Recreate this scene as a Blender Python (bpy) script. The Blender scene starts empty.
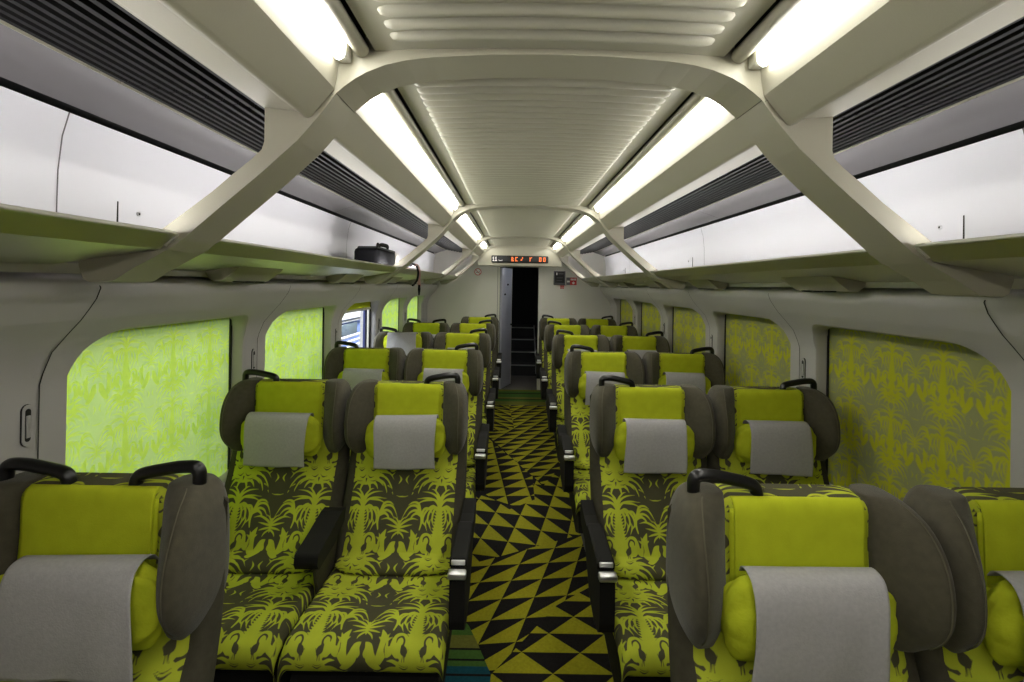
import bpy, bmesh, math, random
import numpy as np
from mathutils import Vector, Matrix, noise
R = random.Random(7)
SC = bpy.context.scene
COL = SC.collection
PITCH = 1.17
ARCH0, ARCHP, ARCHD = 1.30, 2.34, 0.14

# ------------------------------------------------------------------ materials
def lin(c):
    c = c / 255.0
    return c / 12.92 if c <= 0.04045 else ((c + 0.055) / 1.055) ** 2.4
def rgb(r, g, b): return (lin(r), lin(g), lin(b), 1.0)

def new_mat(name):
    m = bpy.data.materials.new(name); m.use_nodes = True
    nt = m.node_tree; nt.nodes.clear()
    out = nt.nodes.new('ShaderNodeOutputMaterial')
    return m, nt, out

def mat(name, col, rough=0.5, metal=0.0, noise=None, bump=None, spec=0.5, coat=0.0, sheen=0.0):
    """noise=(scale, amount): mottles the colour; bump=(scale, strength)"""
    m, nt, out = new_mat(name)
    p = nt.nodes.new('ShaderNodeBsdfPrincipled')
    nt.links.new(p.outputs[0], out.inputs[0])
    p.inputs['Base Color'].default_value = col
    p.inputs['Roughness'].default_value = rough
    p.inputs['Metallic'].default_value = metal
    p.inputs['Specular IOR Level'].default_value = spec
    p.inputs['Coat Weight'].default_value = coat
    p.inputs['Sheen Weight'].default_value = sheen
    if noise or bump:
        tc = nt.nodes.new('ShaderNodeTexCoord')
    if noise:
        n = nt.nodes.new('ShaderNodeTexNoise'); n.inputs['Scale'].default_value = noise[0]; n.inputs['Detail'].default_value = 4
        nt.links.new(tc.outputs['Object'], n.inputs['Vector'])
        mr = nt.nodes.new('ShaderNodeMapRange'); mr.inputs[3].default_value = 1 - noise[1]; mr.inputs[4].default_value = 1 + noise[1]
        mr.inputs[1].default_value = .3; mr.inputs[2].default_value = .7
        nt.links.new(n.outputs['Fac'], mr.inputs[0])
        mx = nt.nodes.new('ShaderNodeVectorMath'); mx.operation = 'SCALE'
        mx.inputs[0].default_value = col[:3]
        nt.links.new(mr.outputs[0], mx.inputs['Scale'])
        nt.links.new(mx.outputs[0], p.inputs['Base Color'])
    if bump:
        b = nt.nodes.new('ShaderNodeTexNoise'); b.inputs['Scale'].default_value = bump[0]; b.inputs['Detail'].default_value = 3
        nt.links.new(tc.outputs['Object'], b.inputs['Vector'])
        bp = nt.nodes.new('ShaderNodeBump'); bp.inputs['Strength'].default_value = bump[1]; bp.inputs['Distance'].default_value = .004
        nt.links.new(b.outputs['Fac'], bp.inputs['Height'])
        nt.links.new(bp.outputs[0], p.inputs['Normal'])
    return m

def emit(name, col, s):
    m, nt, out = new_mat(name)
    e = nt.nodes.new('ShaderNodeEmission'); e.inputs[0].default_value = col; e.inputs[1].default_value = s
    nt.links.new(e.outputs[0], out.inputs[0])
    return m

def pattern_mat(name, light, dark, translucent=0.0, tl=None, td=None, soft=0.8, weave=900, mottle=.13):
    """woven two-tone fabric; the point attribute 'motif' holds the signed distance (mm) to the lime motif"""
    m, nt, out = new_mat(name)
    L = nt.links.new
    at = nt.nodes.new('ShaderNodeAttribute'); at.attribute_name = 'motif'
    mr = nt.nodes.new('ShaderNodeMapRange'); mr.inputs[1].default_value = -soft; mr.inputs[2].default_value = soft
    L(at.outputs['Fac'], mr.inputs[0])
    tc = nt.nodes.new('ShaderNodeTexCoord')
    n = nt.nodes.new('ShaderNodeTexNoise'); n.inputs['Scale'].default_value = 9; n.inputs['Detail'].default_value = 5
    L(tc.outputs['Object'], n.inputs['Vector'])
    nr = nt.nodes.new('ShaderNodeMapRange'); nr.inputs[1].default_value = .3; nr.inputs[2].default_value = .7
    nr.inputs[3].default_value = 1 - mottle; nr.inputs[4].default_value = 1 + mottle
    L(n.outputs['Fac'], nr.inputs[0])
    def mix(a, b):
        mx = nt.nodes.new('ShaderNodeMix'); mx.data_type = 'RGBA'
        mx.inputs[6].default_value = a; mx.inputs[7].default_value = b
        L(mr.outputs[0], mx.inputs[0])
        s = nt.nodes.new('ShaderNodeVectorMath'); s.operation = 'SCALE'
        L(mx.outputs[2], s.inputs[0]); L(nr.outputs[0], s.inputs['Scale'])
        return s
    c = mix(light, dark)
    p = nt.nodes.new('ShaderNodeBsdfPrincipled'); p.inputs['Roughness'].default_value = .85
    p.inputs['Specular IOR Level'].default_value = .2
    L(c.outputs[0], p.inputs['Base Color'])
    w = nt.nodes.new('ShaderNodeTexNoise'); w.inputs['Scale'].default_value = weave; w.inputs['Detail'].default_value = 2
    L(tc.outputs['Object'], w.inputs['Vector'])
    bp = nt.nodes.new('ShaderNodeBump'); bp.inputs['Strength'].default_value = .25; bp.inputs['Distance'].default_value = .002
    L(w.outputs['Fac'], bp.inputs['Height']); L(bp.outputs[0], p.inputs['Normal'])
    if translucent:
        t = nt.nodes.new('ShaderNodeBsdfTranslucent')
        c2 = mix(tl, td); L(c2.outputs[0], t.inputs[0])
        ms = nt.nodes.new('ShaderNodeMixShader'); ms.inputs[0].default_value = translucent
        L(p.outputs[0], ms.inputs[1]); L(t.outputs[0], ms.inputs[2]); L(ms.outputs[0], out.inputs[0])
    else:
        L(p.outputs[0], out.inputs[0])
    return m

M = {}
M['plastic'] = mat('warm_grey_plastic', rgb(165, 161, 142), .45, noise=(3, .03), bump=(250, .06))
M['ceiling'] = mat('ceiling_panel', rgb(178, 175, 157), .35, noise=(2, .03))
M['wall'] = mat('grey_wall_panel', rgb(178, 175, 172), .5, noise=(2, .04), bump=(350, .05))
M['white'] = mat('white_side_panel', rgb(240, 239, 243), .45)
M['grey_panel'] = mat('dark_grey_panel', rgb(104, 101, 102), .5)
M['black'] = mat('black_slot', rgb(14, 14, 14), .6)
M['slat'] = mat('black_slat', rgb(19, 18, 18), .6, spec=.2)
M['rack'] = mat('polished_rack', (.58, .58, .50, 1), .36, metal=1.0, noise=(1.5, .05))
M['lip'] = mat('cream_lip', rgb(205, 203, 190), .35)
M['seam'] = mat('dark_seam', rgb(40, 40, 38), .7)
M['endwall'] = mat('end_wall_laminate', rgb(212, 209, 200), .45, noise=(2, .03))
M['wing'] = mat('olive_grey_moquette', rgb(75, 71, 57), .9, noise=(60, .12), bump=(500, .25), spec=.2, sheen=.15)
M['piping'] = mat('seam_piping', rgb(90, 86, 68), .8)
M['shell'] = mat('seat_shell_fabric', rgb(67, 64, 52), .9, noise=(50, .1), bump=(500, .2), spec=.2)
M['lime'] = mat('lime_cloth', rgb(184, 194, 40), .9, noise=(25, .06), bump=(400, .2), spec=.15)
M['limepil'] = mat('lime_pillow_cloth', rgb(182, 192, 42), .9, noise=(25, .10), bump=(45, .8), spec=.15)
M['cloth'] = mat('grey_nonwoven_cloth', rgb(172, 170, 170), .9, noise=(120, .06), bump=(300, .25), spec=.15)
M['blackplastic'] = mat('black_plastic', rgb(13, 12, 12), .3)
M['mattblack'] = mat('matt_black_plastic', rgb(27, 26, 24), .75, spec=.2)
M['chrome'] = mat('chrome', (.8, .8, .8, 1), .38, metal=1)
M['pedestal'] = mat('grey_pedestal', rgb(70, 68, 63), .6)
M['fabric'] = pattern_mat('palm_fabric', rgb(182, 192, 54), rgb(77, 75, 54))
M['blind'] = pattern_mat('palm_blind', rgb(212, 214, 44), rgb(162, 163, 116), .22, rgb(160, 199, 86), rgb(190, 221, 122), soft=2.0, mottle=.05, weave=400)
M['carpet_black'] = mat('carpet_black', rgb(24, 22, 20), .95, noise=(90, .2), bump=(700, .4), spec=.1)
M['carpet_lime'] = mat('carpet_lime', rgb(134, 130, 26), .95, noise=(90, .12), bump=(700, .4), spec=.1)
M['carpet_teal'] = mat('carpet_teal', rgb(22, 66, 76), .95, noise=(90, .12), bump=(700, .4), spec=.1)
M['carpet_green'] = mat('carpet_green', rgb(58, 88, 36), .95, noise=(90, .12), bump=(700, .4), spec=.1)
M['carpet_olive'] = mat('carpet_olive', rgb(96, 96, 40), .95, noise=(90, .12), bump=(700, .4), spec=.1)
M['floor'] = mat('floor_vinyl', rgb(84, 80, 76), .6)
M['strip'] = emit('light_diffuser', (1.0, .985, .93, 1), 26.0)
M['rackfill'] = emit('rack_fill_glow', (1.0, .975, .985, 1), 52.0)  # glow of the fill strips added on the racks to brighten the side panels
M['vestlamp'] = emit('vestibule_lamp', (.9, .94, 1, 1), 60.0)
M['door'] = mat('door_leaf', rgb(170, 172, 185), .35)
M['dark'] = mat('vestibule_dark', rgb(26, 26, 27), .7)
M['nosing'] = mat('step_nosing', rgb(165, 165, 165), .5)
M['red'] = mat('sign_red', rgb(190, 28, 30), .5)
M['signwhite'] = mat('sign_white', rgb(235, 232, 228), .5)
M['signgrey'] = mat('sign_grey', rgb(96, 94, 98), .5)
M['led_orange'] = emit('led_orange', (1.0, .22, .06, 1), 1.6)
M['led_white'] = emit('led_white', (1, .95, .88, 1), 1.2)
M['bag'] = mat('black_nylon', rgb(13, 13, 16), .75, noise=(30, .1), bump=(80, .3), spec=.2)
M['baggrey'] = mat('grey_nylon', rgb(70, 76, 74), .6, bump=(80, .3))
M['pink'] = mat('pink_webbing', rgb(190, 150, 140), .8)
M['window_frame'] = mat('window_frame_blue', rgb(60, 66, 110), .4)
M['bluewall'] = mat('station_blue_panel', rgb(130, 150, 205), .6)
M['darkblue'] = mat('station_dark_window', rgb(110, 122, 128), .3)

def glass_mat():
    m, nt, out = new_mat('window_glass')
    t = nt.nodes.new('ShaderNodeBsdfTransparent'); g = nt.nodes.new('ShaderNodeBsdfGlossy'); g.inputs['Roughness'].default_value = .02
    ms = nt.nodes.new('ShaderNodeMixShader'); ms.inputs[0].default_value = .06
    nt.links.new(t.outputs[0], ms.inputs[1]); nt.links.new(g.outputs[0], ms.inputs[2]); nt.links.new(ms.outputs[0], out.inputs[0])
    return m
M['glass'] = glass_mat()

# ------------------------------------------------------------------ mesh helpers
class MB:
    def __init__(s): s.v = []; s.f = []; s.m = []; s.sm = []
    def add(s, verts, faces, mi=0, smooth=False, xf=None):
        o = len(s.v)
        for p in verts:
            s.v.append(tuple(xf @ Vector(p)) if xf is not None else tuple(p))
        for f in faces:
            s.f.append([o + i for i in f]); s.m.append(mi); s.sm.append(smooth)
        return s
    def box(s, x0, x1, y0, y1, z0, z1, mi=0, bev=0.0, xf=None, seg=2):
        if bev <= 0:
            v = [(x, y, z) for z in (z0, z1) for y in (y0, y1) for x in (x0, x1)]
            return s.add(v, [(0, 2, 3, 1), (4, 5, 7, 6), (0, 1, 5, 4), (2, 6, 7, 3), (0, 4, 6, 2), (1, 3, 7, 5)], mi, False, xf)
        bm = bmesh.new()
        bmesh.ops.create_cube(bm, size=1)
        for q in bm.verts:
            q.co = Vector(((x0 + x1) / 2 + q.co.x * (x1 - x0), (y0 + y1) / 2 + q.co.y * (y1 - y0), (z0 + z1) / 2 + q.co.z * (z1 - z0)))
        bmesh.ops.bevel(bm, geom=list(bm.edges), offset=bev, segments=seg, affect='EDGES', profile=.5)
        bm.verts.index_update()
        s.add([q.co[:] for q in bm.verts], [[q.index for q in f.verts] for f in bm.faces], mi, True, xf)
        bm.free(); return s
    def prism(s, pts, a, b, axis='y', mi=0, smooth=False, caps=True, xf=None):
        """extrude a 2-D outline: axis y -> (x,z) outline, axis x -> (y,z), axis z -> (x,y)"""
        def to(p, t):
            return (p[0], t, p[1]) if axis == 'y' else ((t, p[0], p[1]) if axis == 'x' else (p[0], p[1], t))
        n = len(pts)
        v = [to(p, a) for p in pts] + [to(p, b) for p in pts]
        s.add(v, [(i, (i + 1) % n, n + (i + 1) % n, n + i) for i in range(n)], mi, smooth, xf)
        if caps:
            s.add([to(p, a) for p in pts], [list(range(n))[::-1]], mi, False, xf)
            s.add([to(p, b) for p in pts], [list(range(n))], mi, False, xf)
        return s
    def loft(s, rings, mi=0, smooth=True, cap=True, closed=True):
        n = len(rings[0]); v = [p for r in rings for p in r]; f = []
        for k in range(len(rings) - 1):
            for i in range(n if closed else n - 1):
                j = (i + 1) % n
                f.append((k * n + i, k * n + j, (k + 1) * n + j, (k + 1) * n + i))
        if cap:
            f.append(list(range(n))[::-1]); f.append([(len(rings) - 1) * n + i for i in range(n)])
        return s.add(v, f, mi, smooth)
    def tube(s, pts, r, n=10, mi=0, cap=True, flat=1.0):
        P = [Vector(p) for p in pts]; rings = []
        nrm = None
        for i, p in enumerate(P):
            t = ((P[min(i + 1, len(P) - 1)] - p).normalized() + (p - P[max(i - 1, 0)]).normalized())
            t.normalize()
            if nrm is None:
                nrm = t.cross(Vector((0, 1, 0)))
                if nrm.length < .1: nrm = t.cross(Vector((1, 0, 0)))
            nrm = (nrm - t * nrm.dot(t)).normalized(); bn = t.cross(nrm)
            rr = r[i] if isinstance(r, (list, tuple)) else r
            rings.append([tuple(p + nrm * (rr * math.cos(a)) + bn * (rr * flat * math.sin(a))) for a in [2 * math.pi * k / n for k in range(n)]])
        return s.loft(rings, mi, True, cap)
    def mesh(s, name, mats):
        me = bpy.data.meshes.new(name)
        me.from_pydata(s.v, [], s.f)
        for m in mats: me.materials.append(M[m])
        for p, mi, sm in zip(me.polygons, s.m, s.sm): p.material_index = mi; p.use_smooth = sm
        bm = bmesh.new(); bm.from_mesh(me); bmesh.ops.recalc_face_normals(bm, faces=list(bm.faces)); bm.to_mesh(me); bm.free()
        return me

def put(name, me, parent=None, loc=(0, 0, 0), mods=None):
    o = bpy.data.objects.new(name, me); COL.objects.link(o)
    o.location = loc
    if parent is not None: o.parent = parent
    for f in mods or (): f(o)
    return o
def obj(name, mb, mats, parent=None, loc=(0, 0, 0), mods=None):
    return put(name, mb.mesh(name, [mats] if isinstance(mats, str) else mats), parent, loc, mods)
def tag(o, label, cat, group=None):
    o['label'] = label; o['category'] = cat
    if group: o['group'] = group
    return o
def thing(name, label, cat, loc=(0, 0, 0), group=None):
    o = bpy.data.objects.new(name, None); COL.objects.link(o); o.location = loc; o.empty_display_size = .05
    return tag(o, label, cat, group)
def struct(o): o['kind'] = 'structure'; return o
def subsurf(n):
    def f(o):
        m = o.modifiers.new('smooth', 'SUBSURF'); m.levels = n; m.render_levels = n
    return f
def solid(t, off=0):
    def f(o):
        m = o.modifiers.new('thick', 'SOLIDIFY'); m.thickness = t; m.offset = off
    return f
def bevel(w, seg=2):
    def f(o):
        m = o.modifiers.new('edges', 'BEVEL'); m.width = w; m.segments = seg; m.limit_method = 'ANGLE'; m.angle_limit = .6
    return f
def smooth_path(pts, per=8):
    """Catmull-Rom through 2-D or 3-D points"""
    P = [np.array(p, float) for p in pts]; P = [2 * P[0] - P[1]] + P + [2 * P[-1] - P[-2]]; out = []
    for i in range(1, len(P) - 2):
        for k in range(per):
            t = k / per
            out.append(.5 * (2 * P[i] + (P[i + 1] - P[i - 1]) * t + (2 * P[i - 1] - 5 * P[i] + 4 * P[i + 1] - P[i + 2]) * t * t + (3 * P[i] - P[i - 1] - 3 * P[i + 1] + P[i + 2]) * t ** 3))
    out.append(P[-2]); return np.array(out)
def resample(path, step):
    d = np.r_[0, np.cumsum(np.linalg.norm(np.diff(path, axis=0), axis=1))]
    n = max(2, int(round(d[-1] / step)) + 1); s = np.linspace(0, d[-1], n)
    return np.stack([np.interp(s, d, path[:, k]) for k in range(path.shape[1])], 1), s

# ------------------------------------------------------------------ the woven motif (signed distance of one repeat, in metres)
TW, TH = .326, .314
HW = TW / 2
def motif_tile():
    S = .0015
    cs = np.arange(0, HW + S, S); vs = np.arange(0, TH, S)
    GROW = .0004
    C, V = np.meshgrid(cs, vs, indexing='ij')
    BIG = np.full(C.shape, 1.0)
    def seg(F, p, q, w0, w1):
        for dv in (-TH, 0, TH):
            for mir in (0, 1, 2):
                if mir == 0: a, b = p, q
                elif mir == 1: a, b = (-p[0], p[1]), (-q[0], q[1])
                else: a, b = (TW - p[0], p[1]), (TW - q[0], q[1])
                if min(a[0], b[0]) > HW + .03 or max(a[0], b[0]) < -.03: continue
                if max(a[1], b[1]) + dv < -.04 or min(a[1], b[1]) + dv > TH + .04: continue
                ax, ay = a[0], a[1] + dv; bx, by = b[0] - a[0], b[1] - a[1]
                L2 = bx * bx + by * by + 1e-12
                t = np.clip(((C - ax) * bx + (V - ay) * by) / L2, 0, 1)
                d = np.hypot(C - ax - t * bx, V - ay - t * by) - (w0 + (w1 - w0) * t) * .5
                np.minimum(F, d, out=F)
    def stroke(F, pts, w):
        P = smooth_path(pts, 4); n = len(P)
        W = np.interp(np.linspace(0, 1, n), np.linspace(0, 1, len(w)), w)
        for i in range(n - 1): seg(F, tuple(P[i]), tuple(P[i + 1]), W[i], W[i + 1])
    A = lambda a, v: (HW - a, v)
    Lf = BIG.copy(); Df = BIG.copy()
    # sleeping flower face
    stroke(Lf, [(0, .02), (.02, .016), (.036, .0)], [.05, .05, .04])
    stroke(Lf, [(0, -.02), (.02, -.02), (.04, -.012)], [.055, .05, .035])
    for p, q, r, w in [((.045, .02), (.064, .028), (.082, .028), .011), ((.045, .006), (.07, .008), (.09, .002), .012),
                       ((.045, -.008), (.07, -.014), (.088, -.028), .012), ((.035, -.025), (.06, -.034), (.078, -.052), .012),
                       ((.028, -.035), (.045, -.046), (.056, -.064), .011), ((.012, -.04), (.02, -.056), (.02, -.07), .01)]:
        stroke(Lf, [p, q, r], [w, w * .7, .001])
    for p in ([(.05, -.012), (.085, -.022), (.11, -.05), (.118, -.066)], [(.05, -.025), (.078, -.04), (.092, -.064), (.096, -.078)],
              [(.06, .0), (.1, -.006), (.122, -.03)]):
        stroke(Lf, p, [.006, .006, .004, .001])
    stroke(Df, [(.012, .012), (.026, .003), (.042, .012)], [.002, .0055, .002])
    stroke(Df, [(.012, .018), (.027, .012), (.044, .02)], [.001, .003, .001])
    stroke(Df, [(.004, -.012), (.016, -.022), (.034, -.017)], [.002, .005, .001])
    stroke(Df, [(0, -.026), (0, -.04)], [.007, .002])
    stroke(Df, [(.018, -.034), (.034, -.034), (.046, -.028)], [.002, .004, .001])
    # fronds that sweep up from the palm to the face above
    for p, w in [([(.0, -.118), (.012, -.09), (.04, -.074), (.078, -.07)], .008), ([(.0, -.125), (.02, -.1), (.055, -.092), (.1, -.096)], .008),
                 ([(.0, -.105), (.008, -.082), (.026, -.064), (.04, -.06)], .007), ([(.03, -.098), (.07, -.102), (.105, -.118)], .006)]:
        stroke(Lf, p, [w, w, w * .6, .001])
    # drooping palm fronds
    for r in (.025, .042, .06):
        stroke(Lf, [(.002, .168), (r * .45, .184 + r * .18), (r * .98, .176 - r * .08), (r * 1.1, .150 - r * .14), (r * .84, .130 - r * .12)], [.006, .0075, .0075, .006, .001])
    for r in (.03, .046):
        stroke(Lf, [(r + .004, .15), (r + .008, .132), (r - .002, .116 - r * .2)], [.001, .006, .001])
    # serrated trunk
    stroke(Lf, [(0, .04), (0, .1), (0, .15), (0, .195)], [.052, .038, .024, .012])
    v = .05
    while v < .185:
        w = .026 - (v - .05) * .13
        stroke(Lf, [(w - .006, v), (w + .008, v + .008)], [.009, .001])
        v += .0105
    # lime field around the cranes
    stroke(Lf, [(.02, .045), (.038, .058), (.05, .075)], [.05, .04, .03])
    stroke(Lf, [(.05, .05), (.066, .062), (.07, .084)], [.03, .02, .003])
    stroke(Lf, [(.03, .062), (.044, .078), (.05, .082)], [.05, .046, .04])
    # cranes
    stroke(Df, [(.037, .064), (.031, .052), (.024, .040)], [.008, .021, .004])
    stroke(Df, [(.035, .062), (.033, .078), (.042, .09), (.055, .085), (.057, .073)], [.007, .006, .006, .006, .003])
    stroke(Df, [(.031, .044), (.034, .026)], [.003, .003]); stroke(Df, [(.027, .042), (.026, .026)], [.003, .003])
    stroke(Df, [(.022, .046), (.016, .056)], [.004, .001])
    # doves / leaves below the butterfly
    stroke(Lf, [A(.008, .072), A(.02, .06), A(.03, .034), A(.05, .010), A(.064, .008)], [.003, .022, .030, .020, .002])
    stroke(Lf, [A(.014, .058), A(.008, .044), A(.012, .034)], [.008, .006, .001])
    stroke(Lf, [A(.052, .112), A(.062, .09), A(.066, .066), A(.060, .038), A(.06, .02)], [.003, .020, .028, .026, .004])
    stroke(Lf, [A(.066, .05), A(.084, .05), A(.096, .066)], [.03, .024, .006])
    for q in ((.078, .1), (.088, .088), (.046, .088)):
        stroke(Lf, [A(.066, .074), A(*q)], [.012, .002])
    stroke(Df, [A(.074, .078), A(.07, .056), A(.078, .034)], [.001, .004, .001])
    # butterfly
    stroke(Lf, [A(0, .142), A(0, .12), A(0, .096)], [.004, .011, .003])
    for p, w in [([A(0, .122), A(.02, .138), A(.05, .15), A(.078, .146)], .008), ([A(0, .118), A(.025, .124), A(.056, .13)], .007),
                 ([A(0, .112), A(.025, .108), A(.046, .102)], .007), ([A(0, .106), A(.018, .094), A(.026, .08)], .006),
                 ([A(0, .13), A(.01, .146), A(.026, .156)], .005)]:
        stroke(Lf, p, [w * .6, w, w * .7, .001])
    # arched palm heads either side of the butterfly
    for p in ([A(.088, .16), A(.068, .192), A(.034, .190), A(.008, .150)], [A(.088, .16), A(.066, .178), A(.042, .172), A(.024, .15)],
              [A(.088, .16), A(.068, .168), A(.052, .16), A(.042, .146)], [A(.088, .16), A(.1, .184), A(.122, .184), A(.134, .166)],
              [A(.088, .16), A(.074, .2), A(.05, .206), A(.03, .196)]):
        stroke(Lf, p, [.008, .008, .006, .001])
    stroke(Lf, [A(.088, .166), A(.092, .14), A(.086, .112)], [.009, .008, .004])
    # crescents and little ticks
    stroke(Lf, [A(.021, -.012), A(.011, -.027), A(.021, -.043)], [.001, .007, .001])
    stroke(Lf, [A(0, .226), A(.012, .226), A(.026, .229)], [.004, .003, .001])
    stroke(Lf, [A(.04, .232), A(.044, .24)], [.001, .004]); stroke(Lf, [A(.052, -.058), A(.066, -.05)], [.001, .004])
    stroke(Lf, [A(.04, -.002), A(.052, -.012)], [.001, .004])
    return np.maximum(Lf - GROW, -(Df)), S
TILE, TS = motif_tile()
def motif(u, v, k=1.0):
    """u measured from the butterfly axis, v from the flower face; k scales the repeat"""
    u = np.asarray(u) / k; v = np.asarray(v) / k / 1.12
    uu = np.mod(u, TW); c = np.abs(uu - HW)
    vv = np.mod(v, TH)
    i = np.clip(c / TS, 0, TILE.shape[0] - 1.001); j = vv / TS
    i0 = i.astype(int); fi = i - i0; j0 = j.astype(int) % TILE.shape[1]; fj = j - np.floor(j); j1 = (j0 + 1) % TILE.shape[1]
    i1 = np.minimum(i0 + 1, TILE.shape[0] - 1)
    return k * ((TILE[i0, j0] * (1 - fi) + TILE[i1, j0] * fi) * (1 - fj) + (TILE[i0, j1] * (1 - fi) + TILE[i1, j1] * fi) * fj)
def grid_mesh(name, X, Y, Z, mats, mot=None):
    n, m = X.shape
    v = np.stack([X, Y, Z], -1).reshape(-1, 3)
    idx = np.arange(n * m).reshape(n, m)
    f = np.stack([idx[:-1, :-1], idx[1:, :-1], idx[1:, 1:], idx[:-1, 1:]], -1).reshape(-1, 4)
    me = bpy.data.meshes.new(name); me.from_pydata(v.tolist(), [], f.tolist())
    me.materials.append(M[mats])
    me.polygons.foreach_set('use_smooth', np.ones(len(f), bool))
    if mot is not None:
        a = me.attributes.new('motif', 'FLOAT', 'POINT'); a.data.foreach_set('value', (mot * 1000).astype(np.float32).ravel())
    return me

# ------------------------------------------------------------------ camera
cam = bpy.data.cameras.new('camera'); co = bpy.data.objects.new('camera', cam); COL.objects.link(co)
F = 505.0
cam.sensor_width = 36; cam.lens = F / 1024 * 36; cam.sensor_fit = 'HORIZONTAL'
cam.shift_x = -2 / 1024; cam.shift_y = -56 / 1024
cam.clip_start = .05
co.matrix_world = Matrix.Translation((-.078, 0, 1.575)) @ Matrix.Rotation(math.pi / 2, 4, 'X') @ Matrix.Rotation(.0165, 4, 'Z')
SC.camera = co

# ------------------------------------------------------------------ room shell
Y0, Y1 = -1.6, 7.57          # length of the saloon that is built
def wx(z):                   # inner wall profile, half width at height z
    zs = [0, .3, .66, .9, 1.15, 1.29, 1.369, 1.42, 1.466, 1.53, 1.56, 1.575, 1.584]
    xs = [1.40, 1.385, 1.375, 1.373, 1.372, 1.3715, 1.34, 1.297, 1.255, 1.212, 1.206, 1.212, 1.24]
    return float(np.interp(z, zs, xs))
WIN = [(1.467 + PITCH * k, 2.417 + PITCH * k) for k in range(5)]
WZ0, WZ1 = .66, 1.42
def rr_loop(y0, y1, z0, z1, rt, rb, n=6):
    """rounded rectangle, 4*(n+1) points"""
    L = []
    for cy, cz, r, a0 in ((y1 - rt, z1 - rt, rt, 0), (y0 + rt, z1 - rt, rt, 90), (y0 + rb, z0 + rb, rb, 180), (y1 - rb, z0 + rb, rb, 270)):
        for k in range(n + 1):
            a = math.radians(a0 + 90 * k / n); L.append((cy + r * math.cos(a), cz + r * math.sin(a)))
    return L
def wall(side):
    s = side; mb = MB()
    zt = [1.42 + .164 * k / 14 for k in range(15)]
    # nose and cove above the windows, full length
    top = [(s * wx(z), z) for z in np.linspace(1.46, 1.584, 12)] + [(s * 1.255, 1.584), (s * 1.255, 1.66)]
    def strip(pts, a, b, mi=0, sm=True):
        n = len(pts)
        mb.add([(p[0], a, p[1]) for p in pts] + [(p[0], b, p[1]) for p in pts], [(i, i + 1, n + i + 1, n + i) for i in range(n - 1)], mi, sm)
    strip(top, Y0, Y1)
    strip([(s * 1.203, 1.586), (s * 1.203, 1.612)], Y0, Y1, 1, False)     # cream cove strip under the rack
    # solid wall before the first window and after the last
    low = [(s * wx(z), z) for z in np.linspace(0, 1.46, 40)]
    c0 = 1.357; c1 = 1.357 + 5 * PITCH
    strip(low, Y0, c0); strip(low, c1, Y1)
    for k, (a, b) in enumerate(WIN):
        p0, p1 = c0 + PITCH * k, c0 + PITCH * (k + 1)
        strip([(s * wx(z), z) for z in np.linspace(0, .45, 6)], p0, p1)
        def dense(L):
            out = []
            for q, r in zip(L, L[1:] + L[:1]):
                m = max(1, int(math.hypot(r[0] - q[0], r[1] - q[1]) / .03))
                out += [(q[0] + (r[0] - q[0]) * t / m, q[1] + (r[1] - q[1]) * t / m) for t in range(m)]
            return out
        inner = dense(rr_loop(a, b, WZ0, WZ1, .13, .06, 8))
        cy, cz = (a + b) / 2, (WZ0 + WZ1) / 2
        outer = []
        for y, z in inner:
            dy, dz = y - cy, z - cz
            k1 = min(((p1 - cy) if dy > 0 else (p0 - cy)) / dy if abs(dy) > 1e-6 else 1e9, ((1.46 - cz) if dz > 0 else (.45 - cz)) / dz if abs(dz) > 1e-6 else 1e9)
            outer.append((cy + dy * k1, cz + dz * k1))
        for c in ((p1, 1.46), (p0, 1.46), (p0, .45), (p1, .45)):
            q = min(range(len(outer)), key=lambda i: (outer[i][0] - c[0]) ** 2 + (outer[i][1] - c[1]) ** 2); outer[q] = c
        rings = []
        for t in (0, .15, .3, .45, .6, .8, 1):
            rings.append([(s * wx(o[1] + (q[1] - o[1]) * t), o[0] + (q[0] - o[0]) * t, o[1] + (q[1] - o[1]) * t) for o, q in zip(outer, inner)])
        # subdivide so the panel follows the profile: loft of the rings, then the rounded reveal
        mb.loft(rings, 0, True, False)
        rev = [rings[-1]]
        for d, g in ((.006, .004), (.018, .008), (1.0, .010)):
            lp = dense(rr_loop(a, b, WZ0, WZ1, .13, .06, 8))
            if d < 1: lp = [(cy + (y - cy) * (1 - g / (b - a) * 2), cz + (z - cz) * (1 - g * 2 / (WZ1 - WZ0))) for y, z in lp]
            else:
                f = []
                for y, z in lp:
                    m = max(abs(y - cy) / ((b - a) / 2), abs(z - cz) / ((WZ1 - WZ0) / 2)); f.append((cy + (y - cy) / m * .985, cz + (z - cz) / m * .985))
                lp = f
            rev.append([(s * (wx(z) + d if d < 1 else 1.46), y, z) for y, z in lp])
        mb.loft(rev, 0, True, False)
    # panel seams on the pillars
    for k in range(6):
        y = 1.377 + PITCH * k
        zs = np.linspace(.3, 1.578, 44)
        P = [(s * (wx(z) - .004), z) for z in zs]
        n = len(P)
        mb.add([(p[0], y - .0022, p[1]) for p in P] + [(p[0], y + .0022, p[1]) for p in P], [(i, i + 1, n + i + 1, n + i) for i in range(n - 1)], 2, False)
    # white panel behind the racks, dark panel above it, slot between
    strip([(s * 1.292, 1.66), (s * 1.292, 1.75), (s * 1.290, 1.86), (s * 1.280, 1.95), (s * 1.262, 2.012)], Y0, Y1, 3)
    strip([(s * 1.262, 2.012), (s * 1.285, 2.02), (s * 1.285, 2.05), (s * 1.253, 2.037)], Y0, Y1, 4, False)
    strip([(s * 1.255, 2.030), (s * 1.20, 2.052), (s * 1.112, 2.078), (s * 1.106, 2.095)], Y0, Y1, 5)
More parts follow.
